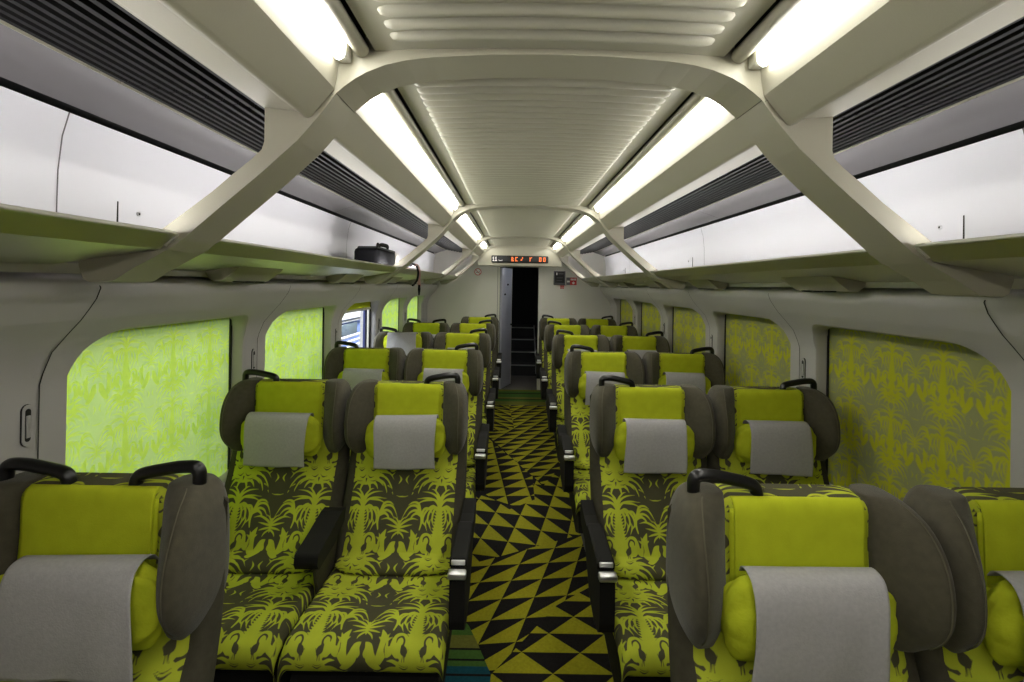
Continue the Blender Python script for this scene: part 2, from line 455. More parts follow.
    # vertical joints in the white panel (two per bay), inspection hatch joint near each arch
    for y in [1.335, 3.64, 5.98]:
        P = [(s * 1.2905, 1.66), (s * 1.2905, 1.75), (s * 1.2885, 1.86), (s * 1.2785, 1.95), (s * 1.2605, 2.012)]
        n = len(P)
        mb.add([(p[0], y - .0022, p[1]) for p in P] + [(p[0], y + .0022, p[1]) for p in P], [(i, i + 1, n + i + 1, n + i) for i in range(n - 1)], 5, False)
        Q = [(s * 1.254, 2.0285), (s * 1.199, 2.0505), (s * 1.112, 2.0765)]
        mb.add([(p[0], y - .35, p[1]) for p in Q] + [(p[0], y - .346, p[1]) for p in Q], [(0, 1, 4, 3), (1, 2, 5, 4)], 2, False)
    for y in (1.54, 3.88, 6.22):
        mb.box(*sorted((s * 1.289, s * 1.2925)), y - .0015, y + .0015, 1.66, 1.81, 2)
        mb.tube([(s * 1.292, y + .085, 1.783), (s * 1.287, y + .085, 1.783)], .007, 12, 6); mb.tube([(s * 1.2875, y + .085, 1.783), (s * 1.2862, y + .085, 1.783)], .0035, 8, 2)
    # outer skin of the car, closed to daylight except at the windows
    xo0, xo1 = sorted((s * 1.47, s * 1.53))
    ys = [Y0] + [t for a, b in WIN for t in (a - .03, b + .03)] + [Y1 + 3.2]
    for i in range(0, len(ys), 2): mb.box(xo0, xo1, ys[i], ys[i + 1], -.1, 2.3, 0)
    mb.box(xo0, xo1, Y0, Y1 + 3.2, -.1, WZ0 - .03, 0); mb.box(xo0, xo1, Y0, Y1 + 3.2, WZ1 + .05, 2.3, 0)
    return struct(obj('wall_left' if s < 0 else 'wall_right', mb, ['wall', 'lip', 'seam', 'white', 'black', 'grey_panel', 'chrome']))
wall(-1); wall(1)

# ceiling: gently arched centre panel with cross ribs
mb = MB()
def cz(x): return 2.152 - .07 * x * x
xs = np.linspace(-.425, .425, 15)
n = len(xs)
mb.add([(x, Y0, cz(x)) for x in xs] + [(x, Y1, cz(x)) for x in xs], [(i, i + 1, n + i + 1, n + i) for i in range(n - 1)], 0, True)
y = .3
while y < 7.15:
    d = min(abs(y - (ARCH0 + ARCHP * k)) for k in range(4))
    if d > .10:
        rings = []
        for x in (-.372, -.366, -.35, -.2, 0, .2, .35, .366, .372):
            w = {.372: .15, .366: .7}.get(abs(x), 1.0)
            rings.append([(x, y + .0165 * w * math.cos(a), cz(x) + .002 - .016 * w * math.sin(a)) for a in [math.pi * k / 8 for k in range(9)]])
        mb.loft(rings, 0, True, False, closed=False)
    y += .0535
for s in (-1, 1):
    mb.add([(s * .425, Y0, 2.139), (s * .425, Y0, 2.2), (s * .45, Y0, 2.2), (s * .45, Y0, 2.15), (s * .425, Y1, 2.139), (s * .425, Y1, 2.2), (s * .45, Y1, 2.2), (s * .45, Y1, 2.15)],
           [(0, 1, 5, 4), (1, 2, 6, 5), (2, 3, 7, 6)], 1, False)
    # light trough
    mb.add([(s * .45, Y0, 2.15), (s * .46, Y0, 2.19), (s * .56, Y0, 2.19), (s * .565, Y0, 2.10), (s * .45, Y1, 2.15), (s * .46, Y1, 2.19), (s * .56, Y1, 2.19), (s * .565, Y1, 2.10)],
           [(0, 1, 5, 4), (1, 2, 6, 5), (2, 3, 7, 6)], 0, False)
mb.box(-1.53, 1.53, Y0, Y1 + 3.2, 2.24, 2.3, 0)
struct(obj('ceiling', mb, ['ceiling', 'black']))

# arches
AI = [(1.113, 1.565), (1.055, 1.569), (1.005, 1.602), (.925, 1.646), (.89, 1.671), (.80, 1.750), (.70, 1.837), (.61, 1.92), (.555, 1.985), (.519, 2.035),
      (.498, 2.053), (.474, 2.071), (.445, 2.088), (.40, 2.106), (.35, 2.118), (.29, 2.126), (.15, 2.135), (0, 2.138)]
AO = [(0, 2.175), (.53, 2.175), (.60, 2.08), (.692, 2.02), (.692, 1.915), (.698, 1.895), (.72, 1.873), (.765, 1.836), (.817, 1.79), (.94, 1.695), (1.06, 1.66), (1.142, 1.65), (1.139, 1.604), (1.128, 1.573)]
poly = AI + AO[1:]
full = [(-x, z) for x, z in AI] + [(x, z) for x, z in AI[-2::-1]] + [(x, z) for x, z in AO[::-1][:-1]] + [(-x, z) for x, z in AO[1:]]
for k, yc in enumerate([ARCH0, ARCH0 + ARCHP, ARCH0 + 2 * ARCHP, 7.30]):
    mb = MB(); mb.prism(full, yc - ARCHD / 2, yc + ARCHD / 2, 'y', 0)
    for s in (-1, 1):      # joint between the curved head and the leg
        mb.add([(s * .525, yc - ARCHD / 2 - .0008, 2.03), (s * .5258, yc - ARCHD / 2 - .0008, 2.0318), (s * .57, yc - ARCHD / 2 - .0008, 2.0610), (s * .5692, yc - ARCHD / 2 - .0008, 2.0628)], [(0, 1, 2, 3)], 1)
        mb.add([(s * .5182, yc - ARCHD / 2, 2.0335), (s * .5175, yc - ARCHD / 2, 2.0348), (s * .5175, yc + ARCHD / 2, 2.0348), (s * .5182, yc + ARCHD / 2, 2.0335)], [(0, 1, 2, 3)], 1)
    struct(obj('trim_%d' % (k + 1), mb, ['plastic', 'seam'], mods=[bevel(.006, 2)]))
# box beams beside the lights, one run per bay; tubular rail along the light
BAYS = [(Y0, ARCH0 - .072)] + [(ARCH0 + ARCHP * k + .072, ARCH0 + ARCHP * (k + 1) - .072) for k in range(2)] + [(ARCH0 + 2 * ARCHP + .072, 7.228)]
BP = [(.508, 2.175), (.515, 2.085), (.519, 2.062), (.522, 2.045), (.576, 1.979), (.583, 1.973), (.592, 1.973), (.606, 1.985), (.616, 1.990), (.69, 1.997), (.697, 2.003), (.697, 2.06), (.60, 2.175)]
tn = 5
for s in (-1, 1):
    for a, b in BAYS:
        mb = MB(); mb.prism([(s * x, z) for x, z in BP], a, b, 'y', 0, False)
        struct(obj('trim_%d' % tn, mb, 'plastic', mods=[bevel(.004, 2)])); tn += 1
for s in (-1, 1):
    mb = MB()
    for a, b in BAYS:
        mb.tube([(s * .455, a, 2.136), (s * .455, a + .004, 2.136), (s * .455, b - .01, 2.136), (s * .455, b - .004, 2.136)], [.013, .018, .018, .013], 14, 0)
        yy = a + .12
        while yy < b:
            mb.tube([(s * .474, yy, 2.138), (s * .486, yy, 2.138)], .005, 8, 0); yy += .55
    struct(obj('trim_%d' % tn, mb, 'plastic')); tn += 1

SIDE = {-1: 'left', 1: 'right'}
BAYN = ['nearest, before the first arch', 'between first and second arches', 'between second and third arches', 'farthest, past the third arch']
for s in (-1, 1):
    for i, (a, b) in enumerate(BAYS):
        # ceiling lamp strip
        t = thing('ceiling_light', 'white light strip along the ceiling\'s %s side, %s' % (SIDE[s], BAYN[i]), 'light', (s * .5, (a + b) / 2, 2.15), 'strip lights along the ceiling')
        h = (b - a) / 2 - .004
        mb = MB(); mb.prism([(s * (x - .5) , z - 2.15) for x, z in ((.480, 2.160), (.4805, 2.112), (.485, 2.100), (.494, 2.094), (.502, 2.096), (.506, 2.106), (.507, 2.160))], -h + .045, h - .045, 'y', 0, True)
        obj('diffuser', mb, 'strip', t)
        for e in (-1, 1):
            mb = MB(); mb.box(*sorted((s * -.020, s * .009)), *sorted((e * h, e * (h - .0445))), -.045, .01, 0, bev=.004); obj('end_cap', mb, 'lip', t)
        mb = MB(); mb.box(-.03, .0075, -h, h, .0105, .025, 0)
        if s < 0: mb = MB().box(-.0075, .03, -h, h, .0105, .025, 0)
        obj('housing', mb, 'lip', t)
        # ventilation grille: frame plus black slats running along the car
        ga = a if i == 0 else ARCH0 + ARCHP * (i - 1); gb = 7.5 if i == 3 else ARCH0 + ARCHP * i; hl = h; h = (gb - ga) / 2 - .002
        t = thing('air_grille', 'black slatted air grille high on the %s, %s' % (SIDE[s], BAYN[i]), 'vent', (s * .9, (ga + gb) / 2, 2.05), 'slatted grilles above the luggage racks')
        p0, p1 = np.array([.70, 2.008]), np.array([1.108, 2.082])
        dx = (p1 - p0) / np.linalg.norm(p1 - p0); nz = np.array([-dx[1], dx[0]])
        def q(u, w):
            r = p0 + dx * u + nz * w; return (s * r[0] - s * .9, r[1] - 2.05)
        Lg = float(np.linalg.norm(p1 - p0))
        mb = MB(); mb.prism([q(0, .03), q(Lg, .03), q(Lg, .034), q(0, .034)], -h, h, 'y', 0); obj('backing', mb, 'black', t)
        mb = MB(); ns = 10
        for j in range(ns):
            u = Lg * (j + .5) / ns
            mb.prism([q(u - .006, .002), q(u + .006, .0), q(u + .0075, .003), q(u - .006, .028), q(u - .009, .026)], -h, h, 'y', 0)
        obj('slats', mb, 'slat', t)
        mb = MB(); mb.prism([q(-.006, -.002), q(.006, -.004), q(.006, .03), q(-.006, .03)], -h, h, 'y', 0)
        mb.prism([q(Lg - .005, -.004), q(Lg + .004, -.002), q(Lg + .004, .03), q(Lg - .005, .03)], -h, h, 'y', 0)
        obj('frame', mb, 'plastic', t)
        # luggage rack
        h = hl
        t = thing('luggage_rack', 'glossy luggage rack on the %s wall, %s' % (SIDE[s], BAYN[i]), 'rack', (s * 1.05, (a + b) / 2, 1.6), 'luggage racks over the windows')
        RP = [(.894, 1.684), (.90, 1.680), (.937, 1.648), (1.20, 1.606), (1.215, 1.612), (1.288, 1.664), (1.288, 1.678), (.92, 1.6865), (.90, 1.689), (.894, 1.688)]
        mb = MB(); mb.prism([(s * x - s * 1.05, z - 1.6) for x, z in RP], -h, h, 'y', 0)
        obj('shelf', mb, 'rack', t)
        mb = MB(); lip = [(.893, h - .03, .0865), (.893, h - .008, .0865), (.895, h - .002, .083), (.905, h, .074), (.925, h + .0, .058)]
        mb.tube([(s * x - s * 1.05, -y, z) for x, y, z in lip[::-1]] + [(s * x - s * 1.05, y, z) for x, y, z in lip], .0045, 8)
        obj('front_lip', mb, 'lip', t)
        mb = MB(); mb.box(*sorted((s * .906 - s * 1.05, s * .926 - s * 1.05)), -h + .03, h - .03, .0862, .0897, 0); obj('added_fill_strip', mb, 'rackfill', t)  # added fill strip behind the lip, brightens the white panel and ceiling
        c = (a + b) / 2
        for k in range(0, 6):
            ya, yb = 1.83 + PITCH * k, 1.83 + PITCH * k + .5
            if ya < a or yb > b: continue
            mb = MB(); rings = []
            for yy, w in ((ya, 1), (yb - .16, 1), (yb, .35)):
                P = [(1.06, 1.635), (1.10, 1.600), (1.138, 1.572), (1.172, 1.570), (1.196, 1.592), (1.20, 1.622)]
                rings.append([(s * (1.205 - (1.205 - x) * (.3 + .7 * w)) - s * 1.05, yy - c, 1.632 - (1.632 - z) * w - 1.6) for x, z in P])
            mb.loft(rings, 0, False, True)
            u = obj('reading_light_unit', mb, 'plastic', t, mods=[bevel(.002, 1)])
            for j in range(3):
                yy = ya + .1 + .075 * j - c
                mb = MB()
                mb.tube([(s * 1.13 - s * 1.05, yy, -.0275), (s * 1.13 - s * 1.05, yy, -.033)], [.024, .018], 14)
                obj('air_nozzle', mb, 'black', u)

# end wall with doorway
mb = MB()
DX0, DX1, DZ = -.29, .29, 1.845
mb.box(-1.46, DX0, Y1, Y1 + .06, 0, 2.24, 0); mb.box(DX1, 1.46, Y1, Y1 + .06, 0, 2.24, 0); mb.box(DX0, DX1, Y1, Y1 + .06, DZ, 2.24, 0)
mb.box(-.60, .60, 7.26, Y1, 1.85, 2.17, 3, bev=.004)
mb.box(DX1, DX1 + .018, Y1 - .006, Y1, 0, DZ, 1); mb.box(DX0 - .018, DX0, Y1 - .006, Y1, 0, DZ, 1)
mb.box(DX0 - .035, DX0 - .03, Y1 - .002, Y1, 0, DZ, 2)
struct(obj('wall_end', mb, ['endwall', 'lip', 'seam', 'plastic']))
mb = MB(); mb.box(-1.53, 1.53, Y0 - .06, Y0, -.1, 2.3, 0)
struct(obj('wall_back', mb, 'endwall'))
# open door leaf
mb = MB(); mb.box(0, .455, -.016, .016, .004, DZ - .01, 0, bev=.004)
d = struct(obj('door_1', mb, 'door', None, (DX0 + .02, Y1 + .04, 0))); d.rotation_euler = (0, 0, math.radians(71.5))
for x, z in ((.25, 1.58), (.12, 1.43), (.42, .95)):
    mb = MB(); mb.tube([(x, -.016, z), (x, -.03, z)], [.016, .013], 12); obj('door_stud', mb, 'mattblack', d)
mb = MB(); mb.box(.45, .462, -.018, .018, .004, DZ - .01, 0); obj('door_edge', mb, 'lip', d)

# vestibule and stairs going up
mb = MB()
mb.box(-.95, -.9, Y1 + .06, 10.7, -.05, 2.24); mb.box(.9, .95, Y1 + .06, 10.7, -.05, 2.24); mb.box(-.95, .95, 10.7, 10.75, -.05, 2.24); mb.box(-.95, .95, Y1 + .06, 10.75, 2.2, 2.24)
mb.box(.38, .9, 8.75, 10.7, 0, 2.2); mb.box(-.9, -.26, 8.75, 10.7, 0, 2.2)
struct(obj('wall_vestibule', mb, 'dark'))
t = thing('staircase', 'dark steps with pale edge strips rising behind the open doorway', 'stairs', (0, 8.7, 0))
ST = [(8.78, .185), (9.12, .37), (9.46, .56), (9.84, .75)]
for k, (yy, zz) in enumerate(ST):
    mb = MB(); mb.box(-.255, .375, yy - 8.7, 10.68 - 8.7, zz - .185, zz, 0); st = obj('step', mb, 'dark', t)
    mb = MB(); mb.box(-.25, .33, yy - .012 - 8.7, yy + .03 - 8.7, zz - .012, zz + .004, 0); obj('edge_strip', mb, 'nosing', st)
mb = MB(); mb.tube([(.325, 8.72 - 8.7, .05), (.325, 8.76 - 8.7, .2), (.325, 9.8 - 8.7, .78), (.325, 9.8 - 8.7, .8)], .012, 8); obj('stair_rail', mb, 'nosing', t)
mb = MB(); mb.box(-.05, .05, -.03, .03, -.03, 0, 0, bev=.01)
tag(obj('lamp', mb, 'vestlamp', None, (.26, 7.95, 1.90)), 'small white lamp at the top right corner of the doorway', 'lamp')

# ------------------------------------------------------------------ floor and carpet
mb = MB(); mb.box(-1.46, 1.46, Y0, Y1, -.05, 0, 0); mb.box(-.95, .95, Y1, 10.7, -.05, 0, 0)
def clip(poly, q):
    n = len(q)
    area = sum(q[i][0] * q[(i + 1) % n][1] - q[(i + 1) % n][0] * q[i][1] for i in range(n))
    q = q if area > 0 else q[::-1]
    for i in range(n):
        a, b = q[i], q[(i + 1) % n]; out = []
        ins = lambda p: (b[0] - a[0]) * (p[1] - a[1]) - (b[1] - a[1]) * (p[0] - a[0])
        for j in range(len(poly)):
            p, r = poly[j], poly[(j + 1) % len(poly)]; dp, dr = ins(p), ins(r)
            if dp >= 0: out.append(p)
            if dp * dr < 0:
                t = dp / (dp - dr); out.append((p[0] + (r[0] - p[0]) * t, p[1] + (r[1] - p[1]) * t))
        poly = out
        if len(poly) < 3: return []
    return poly
def patch(q, o, e1, e2, z, flip=False):
    mb.add([(p[0], p[1], z) for p in q], [list(range(len(q)))], 2)
    for i in range(-26, 27):
        for j in range(-40, 41):
            P = lambda a, b: (o[0] + e1[0] * (i + a) + e2[0] * (j + b), o[1] + e1[1] * (i + a) + e2[1] * (j + b))
            tri = [P(0, 0), P(1, 0), P(0, 1)] if not flip else [P(0, 0), P(1, 1), P(1, 0)]
            c = clip(tri, q)
            if c: mb.add([(p[0], p[1], z + .0003) for p in c], [list(range(len(c)))], 3)
ZC = .004
patch([(-.5, 2.6), (.5, 2.6), (.5, 4.7), (-.5, 4.7)], (-.259, 3.125), (.17, -.035), (.04, .18), ZC)
patch([(-.5, 6.6), (.5, 6.6), (.5, 4.75), (.175, 3.95), (.08, 4.19), (0, 4.4), (-.5, 5.6)], (-.196, 4.85), (.17, -.01), (.0745, .161), ZC + .0006, True)
patch([(-.5, 6.62), (-.12, 6.62), (-.05, 5.55), (-.5, 5.2)], (-.3, 5.3), (.16, 0), (-.09, .16), ZC + .0012)
patch([(-.5, 5.6), (0, 4.4), (.1, 4.15), (.1, 3.7), (-.084, 3.53), (-.2, 3.69), (-.5, 3.9)], (-.209, 4.55), (.18, .01), (-.0195, .159), ZC + .0018, True)
patch([(-.5, 2.72), (.5, 3.26), (.5, 1.9), (-.5, 1.9)], (-.209, 2.2), (.165, .02), (.047, .16), ZC + .0024, True)
patch([(-.145, 2.03), (.154, 2.475), (.345, 2.636), (.5, 2.7), (.5, 1.2), (-.2, 1.2)], (-.145, 2.04), (.25, 0), (.125, .118), ZC + .003)
def stripes(q, a, b, z, seq):
    y = a; k = 0
    while y < b:
        mi, w = seq[k % len(seq)]
        c = clip([(-1, y), (1, y), (1, y + w), (-1, y + w)], q)
        if c: mb.add([(p[0], p[1], z) for p in c], [list(range(len(c)))], mi)
        y += w; k += 1
stripes([(-.5, 2.62), (-.26, 2.32), (-.209, 2.2), (-.145, 2.03), (-.17, 1.2), (-.5, 1.2)], 1.2, 2.7, ZC + .0036,
        [(4, .82), (2, .012), (4, .04), (5, .03), (2, .012), (5, .05), (2, .012), (6, .08), (5, .1), (2, .01), (6, .12), (5, .1)])
stripes([(-.5, 6.6), (.5, 6.6), (.5, Y1), (-.5, Y1)], 6.6, Y1, ZC + .0036, [(6, .2), (5, .12), (2, .04), (6, .1), (5, .22), (2, .05), (5, .12), (6, .3)])
struct(obj('floor', mb, ['floor', 'dark', 'carpet_black', 'carpet_lime', 'carpet_teal', 'carpet_green', 'carpet_olive']))

# ------------------------------------------------------------------ blinds, coat hooks, the one open window
RN = ['first', 'second', 'third', 'fourth', 'fifth']
def blind_mesh(flip):
    ys = np.arange(0, .99, .0036); zs = np.arange(.62, 1.452, .0036)
    Yg, Zg = np.meshgrid(ys - .485, zs, indexing='ij')
    X = .0015 * np.sin(Yg * 9) * np.sin(Zg * 6)
    return grid_mesh('blind_cloth', X, Yg, Zg - 1.0, 'blind', motif(Yg + .06, Zg - 1.172, .74))
BM = blind_mesh(1)
mb = MB(); mb.box(-.008, .008, .455, .463, -.345, .42, 0); RAIL = mb.mesh('guide_rail', ['black'])
for s in (-1, 1):
    for k, (a, b) in enumerate(WIN):
        raised = (s < 0 and k == 2)
        lab = ('%s window blind from the camera on the %s wall, %s' % (RN[k], SIDE[s], 'pulled down, glowing pale green' if s < 0 else 'pulled down, olive palm pattern')) if not raised else 'rolled-up lime blind at the top of the only uncovered window on the left'
        t = thing('roller_blind', lab, 'blind', (s * 1.425, (a + b) / 2, 1.0), 'window blinds on the %s wall' % SIDE[s])
        if not raised:
            put('blind_cloth', BM, t)
        else:
            me = MB(); n = 40
            me.box(-.002, .002, -.485, .485, .345, .45, 0); obj('blind_cloth', me, 'lime', t)
            me = MB(); me.box(-.01, .006, -.48, .48, .325, .347, 0, bev=.004); obj('bottom_bar', me, 'lip', t)
        put('guide_rail', RAIL, t)
    for k in range(5):
        y = 1.345 + PITCH * k; z = 1.18
        t = thing('coat_hook', 'slim capsule coat hook on the %s wall, %s pillar from the camera' % (SIDE[s], RN[k]), 'hook', (s * (wx(z)), y, z), 'coat hooks between the windows')
        def caps(hw, hh, n=8):
            return [(hw * math.cos(a), (hh - hw) + hw * math.sin(a)) for a in np.linspace(0, math.pi, n)] + [(hw * math.cos(a), -(hh - hw) + hw * math.sin(a)) for a in np.linspace(math.pi, 2 * math.pi, n)]
        mb = MB(); mb.prism(caps(.016, .056), *sorted((-s * .004, 0)), 'x', 0); obj('backplate', mb, 'seam', t)
        mb = MB(); mb.prism(caps(.0152, .0552), *sorted((-s * .0055, 0)), 'x', 0); obj('bezel', mb, 'wall', t)
        mb = MB(); mb.prism(caps(.008, .044), *sorted((-s * .0062, 0)), 'x', 0); obj('slot', mb, 'black', t)
        mb = MB(); mb.box(*sorted((-s * .009, 0)), -.006, .006, -.034, .026, 0, bev=.002); obj('hook_bar', mb, 'wall', t)
a, b = WIN[2]
mb = MB(); mb.box(-1.452, -1.448, a - .03, b + .03, WZ0 - .03, WZ1 + .05, 0); g = struct(obj('window_1', mb, 'glass'))
mb = MB()
mb.box(-1.447, -1.428, b - .16, b - .10, WZ0, WZ1 + .03, 0); mb.box(-1.447, -1.43, a, b, WZ0 - .02, WZ0 + .03, 0); mb.box(-1.447, -1.43, b - .035, b, WZ0, WZ1 + .03, 1)
obj('window_frame', mb, ['window_frame', 'lip'], g)

# outside on the left: platform building seen through that window
t = thing('station_building', 'blue and white station building outside the uncovered left window', 'building', (-5.2, 15, -1))
mb = MB(); mb.box(-.4, 0, -9, 13, -1, 3.2, 0); obj('wall_panel', mb, 'bluewall', t)
mb = MB(); mb.box(0, .12, -9, 13, 1.46, 2.6, 0); mb.box(0, .08, -9, 13, 1.36, 1.41, 0); obj('white_fascia', mb, 'signwhite', t)
for k in range(8):
    mb = MB(); mb.box(0, .06, -8 + 2.6 * k, -6.4 + 2.6 * k, .95, 1.30, 0, bev=.02); obj('pane', mb, 'darkblue', t)
t = thing('platform_railing', 'white horizontal railing in front of the blue building outside', 'railing', (-4.2, 15, -1))
for z in (.55, .75, .95, 1.08, 1.21):
    mb = MB(); mb.tube([(0, -9, z), (0, 12, z)], .035, 8); obj('rail', mb, 'signwhite', t)
for k in range(12):
    mb = MB(); mb.tube([(0, -8.6 + 1.8 * k, -.5), (0, -8.6 + 1.8 * k, 1.21)], .03, 8); obj('post', mb, 'signwhite', t)
mb = MB(); mb.box(-14, -1.75, 0, 32, -1.6, -1.5, 0); struct(obj('floor_platform', mb, 'nosing'))

# ------------------------------------------------------------------ seats
zk = np.array([.36, .41, .50, .60, .70, .80, .90, 1.0, 1.1, 1.13])
yk = np.array([-.30, -.268, -.205, -.142, -.088, -.045, -.018, -.004, 0., .002])
PS = smooth_path(list(zip(yk, zk)), 10)
def ys(z): return float(np.interp(z, PS[:, 1], PS[:, 0]))
# patterned back cushion
front = PS[PS[:, 1] > .40]
path = np.vstack([smooth_path([(-.235, .418), (-.262, .424), (-.280, .440), (-.278, .462), (-.262, .478)], 8), front[(front[:, 1] > .485) & (front[:, 1] < 1.103)], [(.004, 1.114), (.011, 1.123), (.022, 1.129), (.05, 1.132), (.085, 1.131), (.10, 1.122)]])
pp, ss = resample(path, .0034)
k50 = int(np.argmax((pp[:, 1] > .50) & (ss > .05))); s50 = float(ss[k50])
us = np.linspace(-.236, .236, 139)
U = np.repeat(us[:, None], len(pp), 1)
crown = .035 * np.abs(U / .236) ** 6
nz = np.gradient(pp, axis=0); nz /= np.linalg.norm(nz, axis=1)[:, None]
NY, NZ = -nz[:, 1], nz[:, 0]     # points out of the cushion
Yb = pp[None, :, 0] - NY[None, :] * crown - .006 * NY[None, :] * 0
Zb = pp[None, :, 1] - NZ[None, :] * crown
BACK = grid_mesh('back_cushion', U, Yb, Zb, 'fabric', motif(U, np.repeat((ss - s50 + .055 + np.where(pp[:, 1] > 1.10, .19, 0))[None, :], len(us), 0)))
# seat cushion
cp = smooth_path([(-.22, .428), (-.30, .424), (-.45, .432), (-.55, .438), (-.62, .434), (-.66, .416), (-.676, .385), (-.670, .355), (-.655, .340)], 10)
cc, cs_ = resample(cp, .0034)
s0 = float(np.interp(.375, -cc[:, 0][:120], cs_[:120]))
us = np.linspace(-.262, .262, 155)
U = np.repeat(us[:, None], len(cc), 1)
e = np.clip((np.abs(U) - .236) / .026, 0, 1); drop = .06 * (1 - np.sqrt(np.maximum(0, 1 - (e * .98) ** 2))) 
Uc = np.sign(U) * np.minimum(np.abs(U), .260)
SEATM = grid_mesh('seat_cushion', Uc, np.repeat(cc[None, :, 0], len(us), 0), cc[None, :, 1] - drop, 'fabric', motif(U, np.repeat(-(cs_ - s0)[None, :], len(us), 0)))
# shell behind the cushion
mb = MB(); rings = []
for z in (.36, .40, .50, .60, .70, .80, .90, 1.0, 1.08, 1.105, 1.121):
    yf = ys(z) + .028; yb = {.36: -.14, .40: -.11, .50: -.05, .60: .0, .70: .04, .80: .065, .90: .078, 1.0: .085, 1.08: .086, 1.105: .08, 1.121: .06}[z]
    hx = .2485 if z < .5 else .262 if z < 1.1 else (.244 if z < 1.11 else .232)
    if z > 1.11: yf += .012
    pts = [(hx - .03, yf), (hx - .012, yf + .008), (hx, yf + .03), (hx, yb - .03), (hx - .01, yb - .008), (hx - .035, yb)]
    rings.append([(x, y, z) for x, y in pts] + [(-x, y, z) for x, y in pts[::-1]])
mb.loft(rings, 0, True, True)
SHELL = mb.mesh('back_shell', ['shell'])
# wings beside the head
def wing_mesh(s):
    rings = []; pip = []
    Z = [.826, .842, .864, .893, .927, .965, 1.005, 1.045, 1.080, 1.108, 1.125, 1.133, 1.137]
    D = [.0, .016, .048, .082, .104, .113, .113, .102, .082, .056, .032, .014, .002]
    XO = [.228, .240, .252, .260, .264, .264, .264, .263, .259, .250, .238, .226, .212]
    XI = [.190, .178, .162, .152, .148, .148, .148, .148, .148, .148, .148, .148, .148]
    for z, d, xo, xi in zip(Z, D, XO, XI):
        q = lambda f: xi + (xo - xi) * f
        y0 = ys(min(z, 1.11)); yb = min(.09, y0 + .12)
        if z > 1.11: y0 += (z - 1.11) * .5
        ring = [(xi, y0 + .014 + (.012 if z < .81 else 0)), (q(.10), y0 - .10 * d + (.008 if z < .81 else 0)), (q(.36), y0 - .55 * d), (q(.64), y0 - .93 * d), (q(.81), y0 - d), (xo - .005, y0 - .86 * d + .004), (xo, y0 - .4 * d + .02), (xo, yb - .02), (xo - .012, yb), (max(.15, xi - .01), yb - .006)]
        rings.append([(s * x, y, z) for x, y in ring])
        pip.append((s * q(.74), y0 - .985 * d + .0002, z))
    mb = MB(); mb.loft(rings, 0, True, True); w = mb.mesh('wing', ['wing'])
    mb = MB(); mb.tube([tuple(p) for p in smooth_path(pip[2:-1], 4)], .0016, 6); return w, mb.mesh('piping', ['piping'])
WING = {s: wing_mesh(s) for s in (-1, 1)}
# lime head cover hanging over the front of the headrest
def cover_mesh():
    P = np.array([(.013, 1.1305), (.006, 1.1275), (-.001, 1.121), (-.006, 1.108)] + [(ys(z) - .008, z) for z in np.linspace(1.09, .86, 16)])
    q, _ = resample(P, .009)
    us = np.linspace(-.140, .140, 60)
    U = np.repeat(us[:, None], len(q), 1); t = np.linspace(0, 1, len(q))[None, :]
    w = .0012 * np.sin(U * 43 + 1 + 2 * t) * t + .0004 * np.sin(U * 111 + 5 * t)
    X = U * (1 - .012 * np.sin(t * 3.1))
    return grid_mesh('head_cover', X, q[None, :, 0] + w - .001, np.repeat(q[None, :, 1], len(us), 0), 'lime')
COVER = cover_mesh()
P = [(ys(z) - .006, z) for z in np.linspace(1.11, .88, 12)]
COVSTRIP = []
for s in (-1, 1):
    mb = MB(); n = len(P); mb.add([(s * .134, p[0], p[1]) for p in P] + [(s * .1475, p[0] + .003, p[1]) for p in P], [(i, i + 1, n + i + 1, n + i) for i in range(n - 1)], 0, True)
    COVSTRIP.append(mb.mesh('cover_backing', ['lime']))
# neck pillow with gathered ends and the paper cloth laid over it
def pillow_mesh(seed):
    r = random.Random(seed); rings = []
    n = 36; ph = [r.uniform(0, 6) for _ in range(6)]
    for k in range(37):
        t = -1 + 2 * k / 36
        g = (1 - abs(t) ** 7) ** .5 if abs(t) < 1 else .0
        g = max(g, .10)
        ring = []
        for j in range(n):
            a = 2 * math.pi * j / n
            c, s_ = math.cos(a), math.sin(a)
            sx = math.copysign(abs(c) ** .8, c); sz = math.copysign(abs(s_) ** .8, s_)
            wr = 1 + .12 * math.sin(5 * a + ph[0] + 3 * t) * abs(t) ** 3 + .10 * math.sin(8 * a + ph[1] + 4 * t) * abs(t) ** 3 + .02 * math.sin(3 * a + 7 * t + ph[2])
            n3 = noise.noise(Vector((t * 4.5 + seed * 9, c * 1.6, s_ * 1.6))) * .10 + abs(noise.noise(Vector((t * 3 + seed * 5, a * 2.2, 3)))) * -.22 * abs(t) ** 2
            wr += n3
            ring.append((t * .180 - .006 * (1 - g) * math.copysign(1, t), (.028 + .012 * (1 - t * t)) * g ** .6 * sx * wr, .086 * g * sz * wr - .006 * t * t))
        rings.append(ring)
    mb = MB(); mb.loft(rings, 0, True, True); return mb.mesh('neck_pillow', ['limepil'])
PILLOW = [pillow_mesh(k) for k in range(3)]
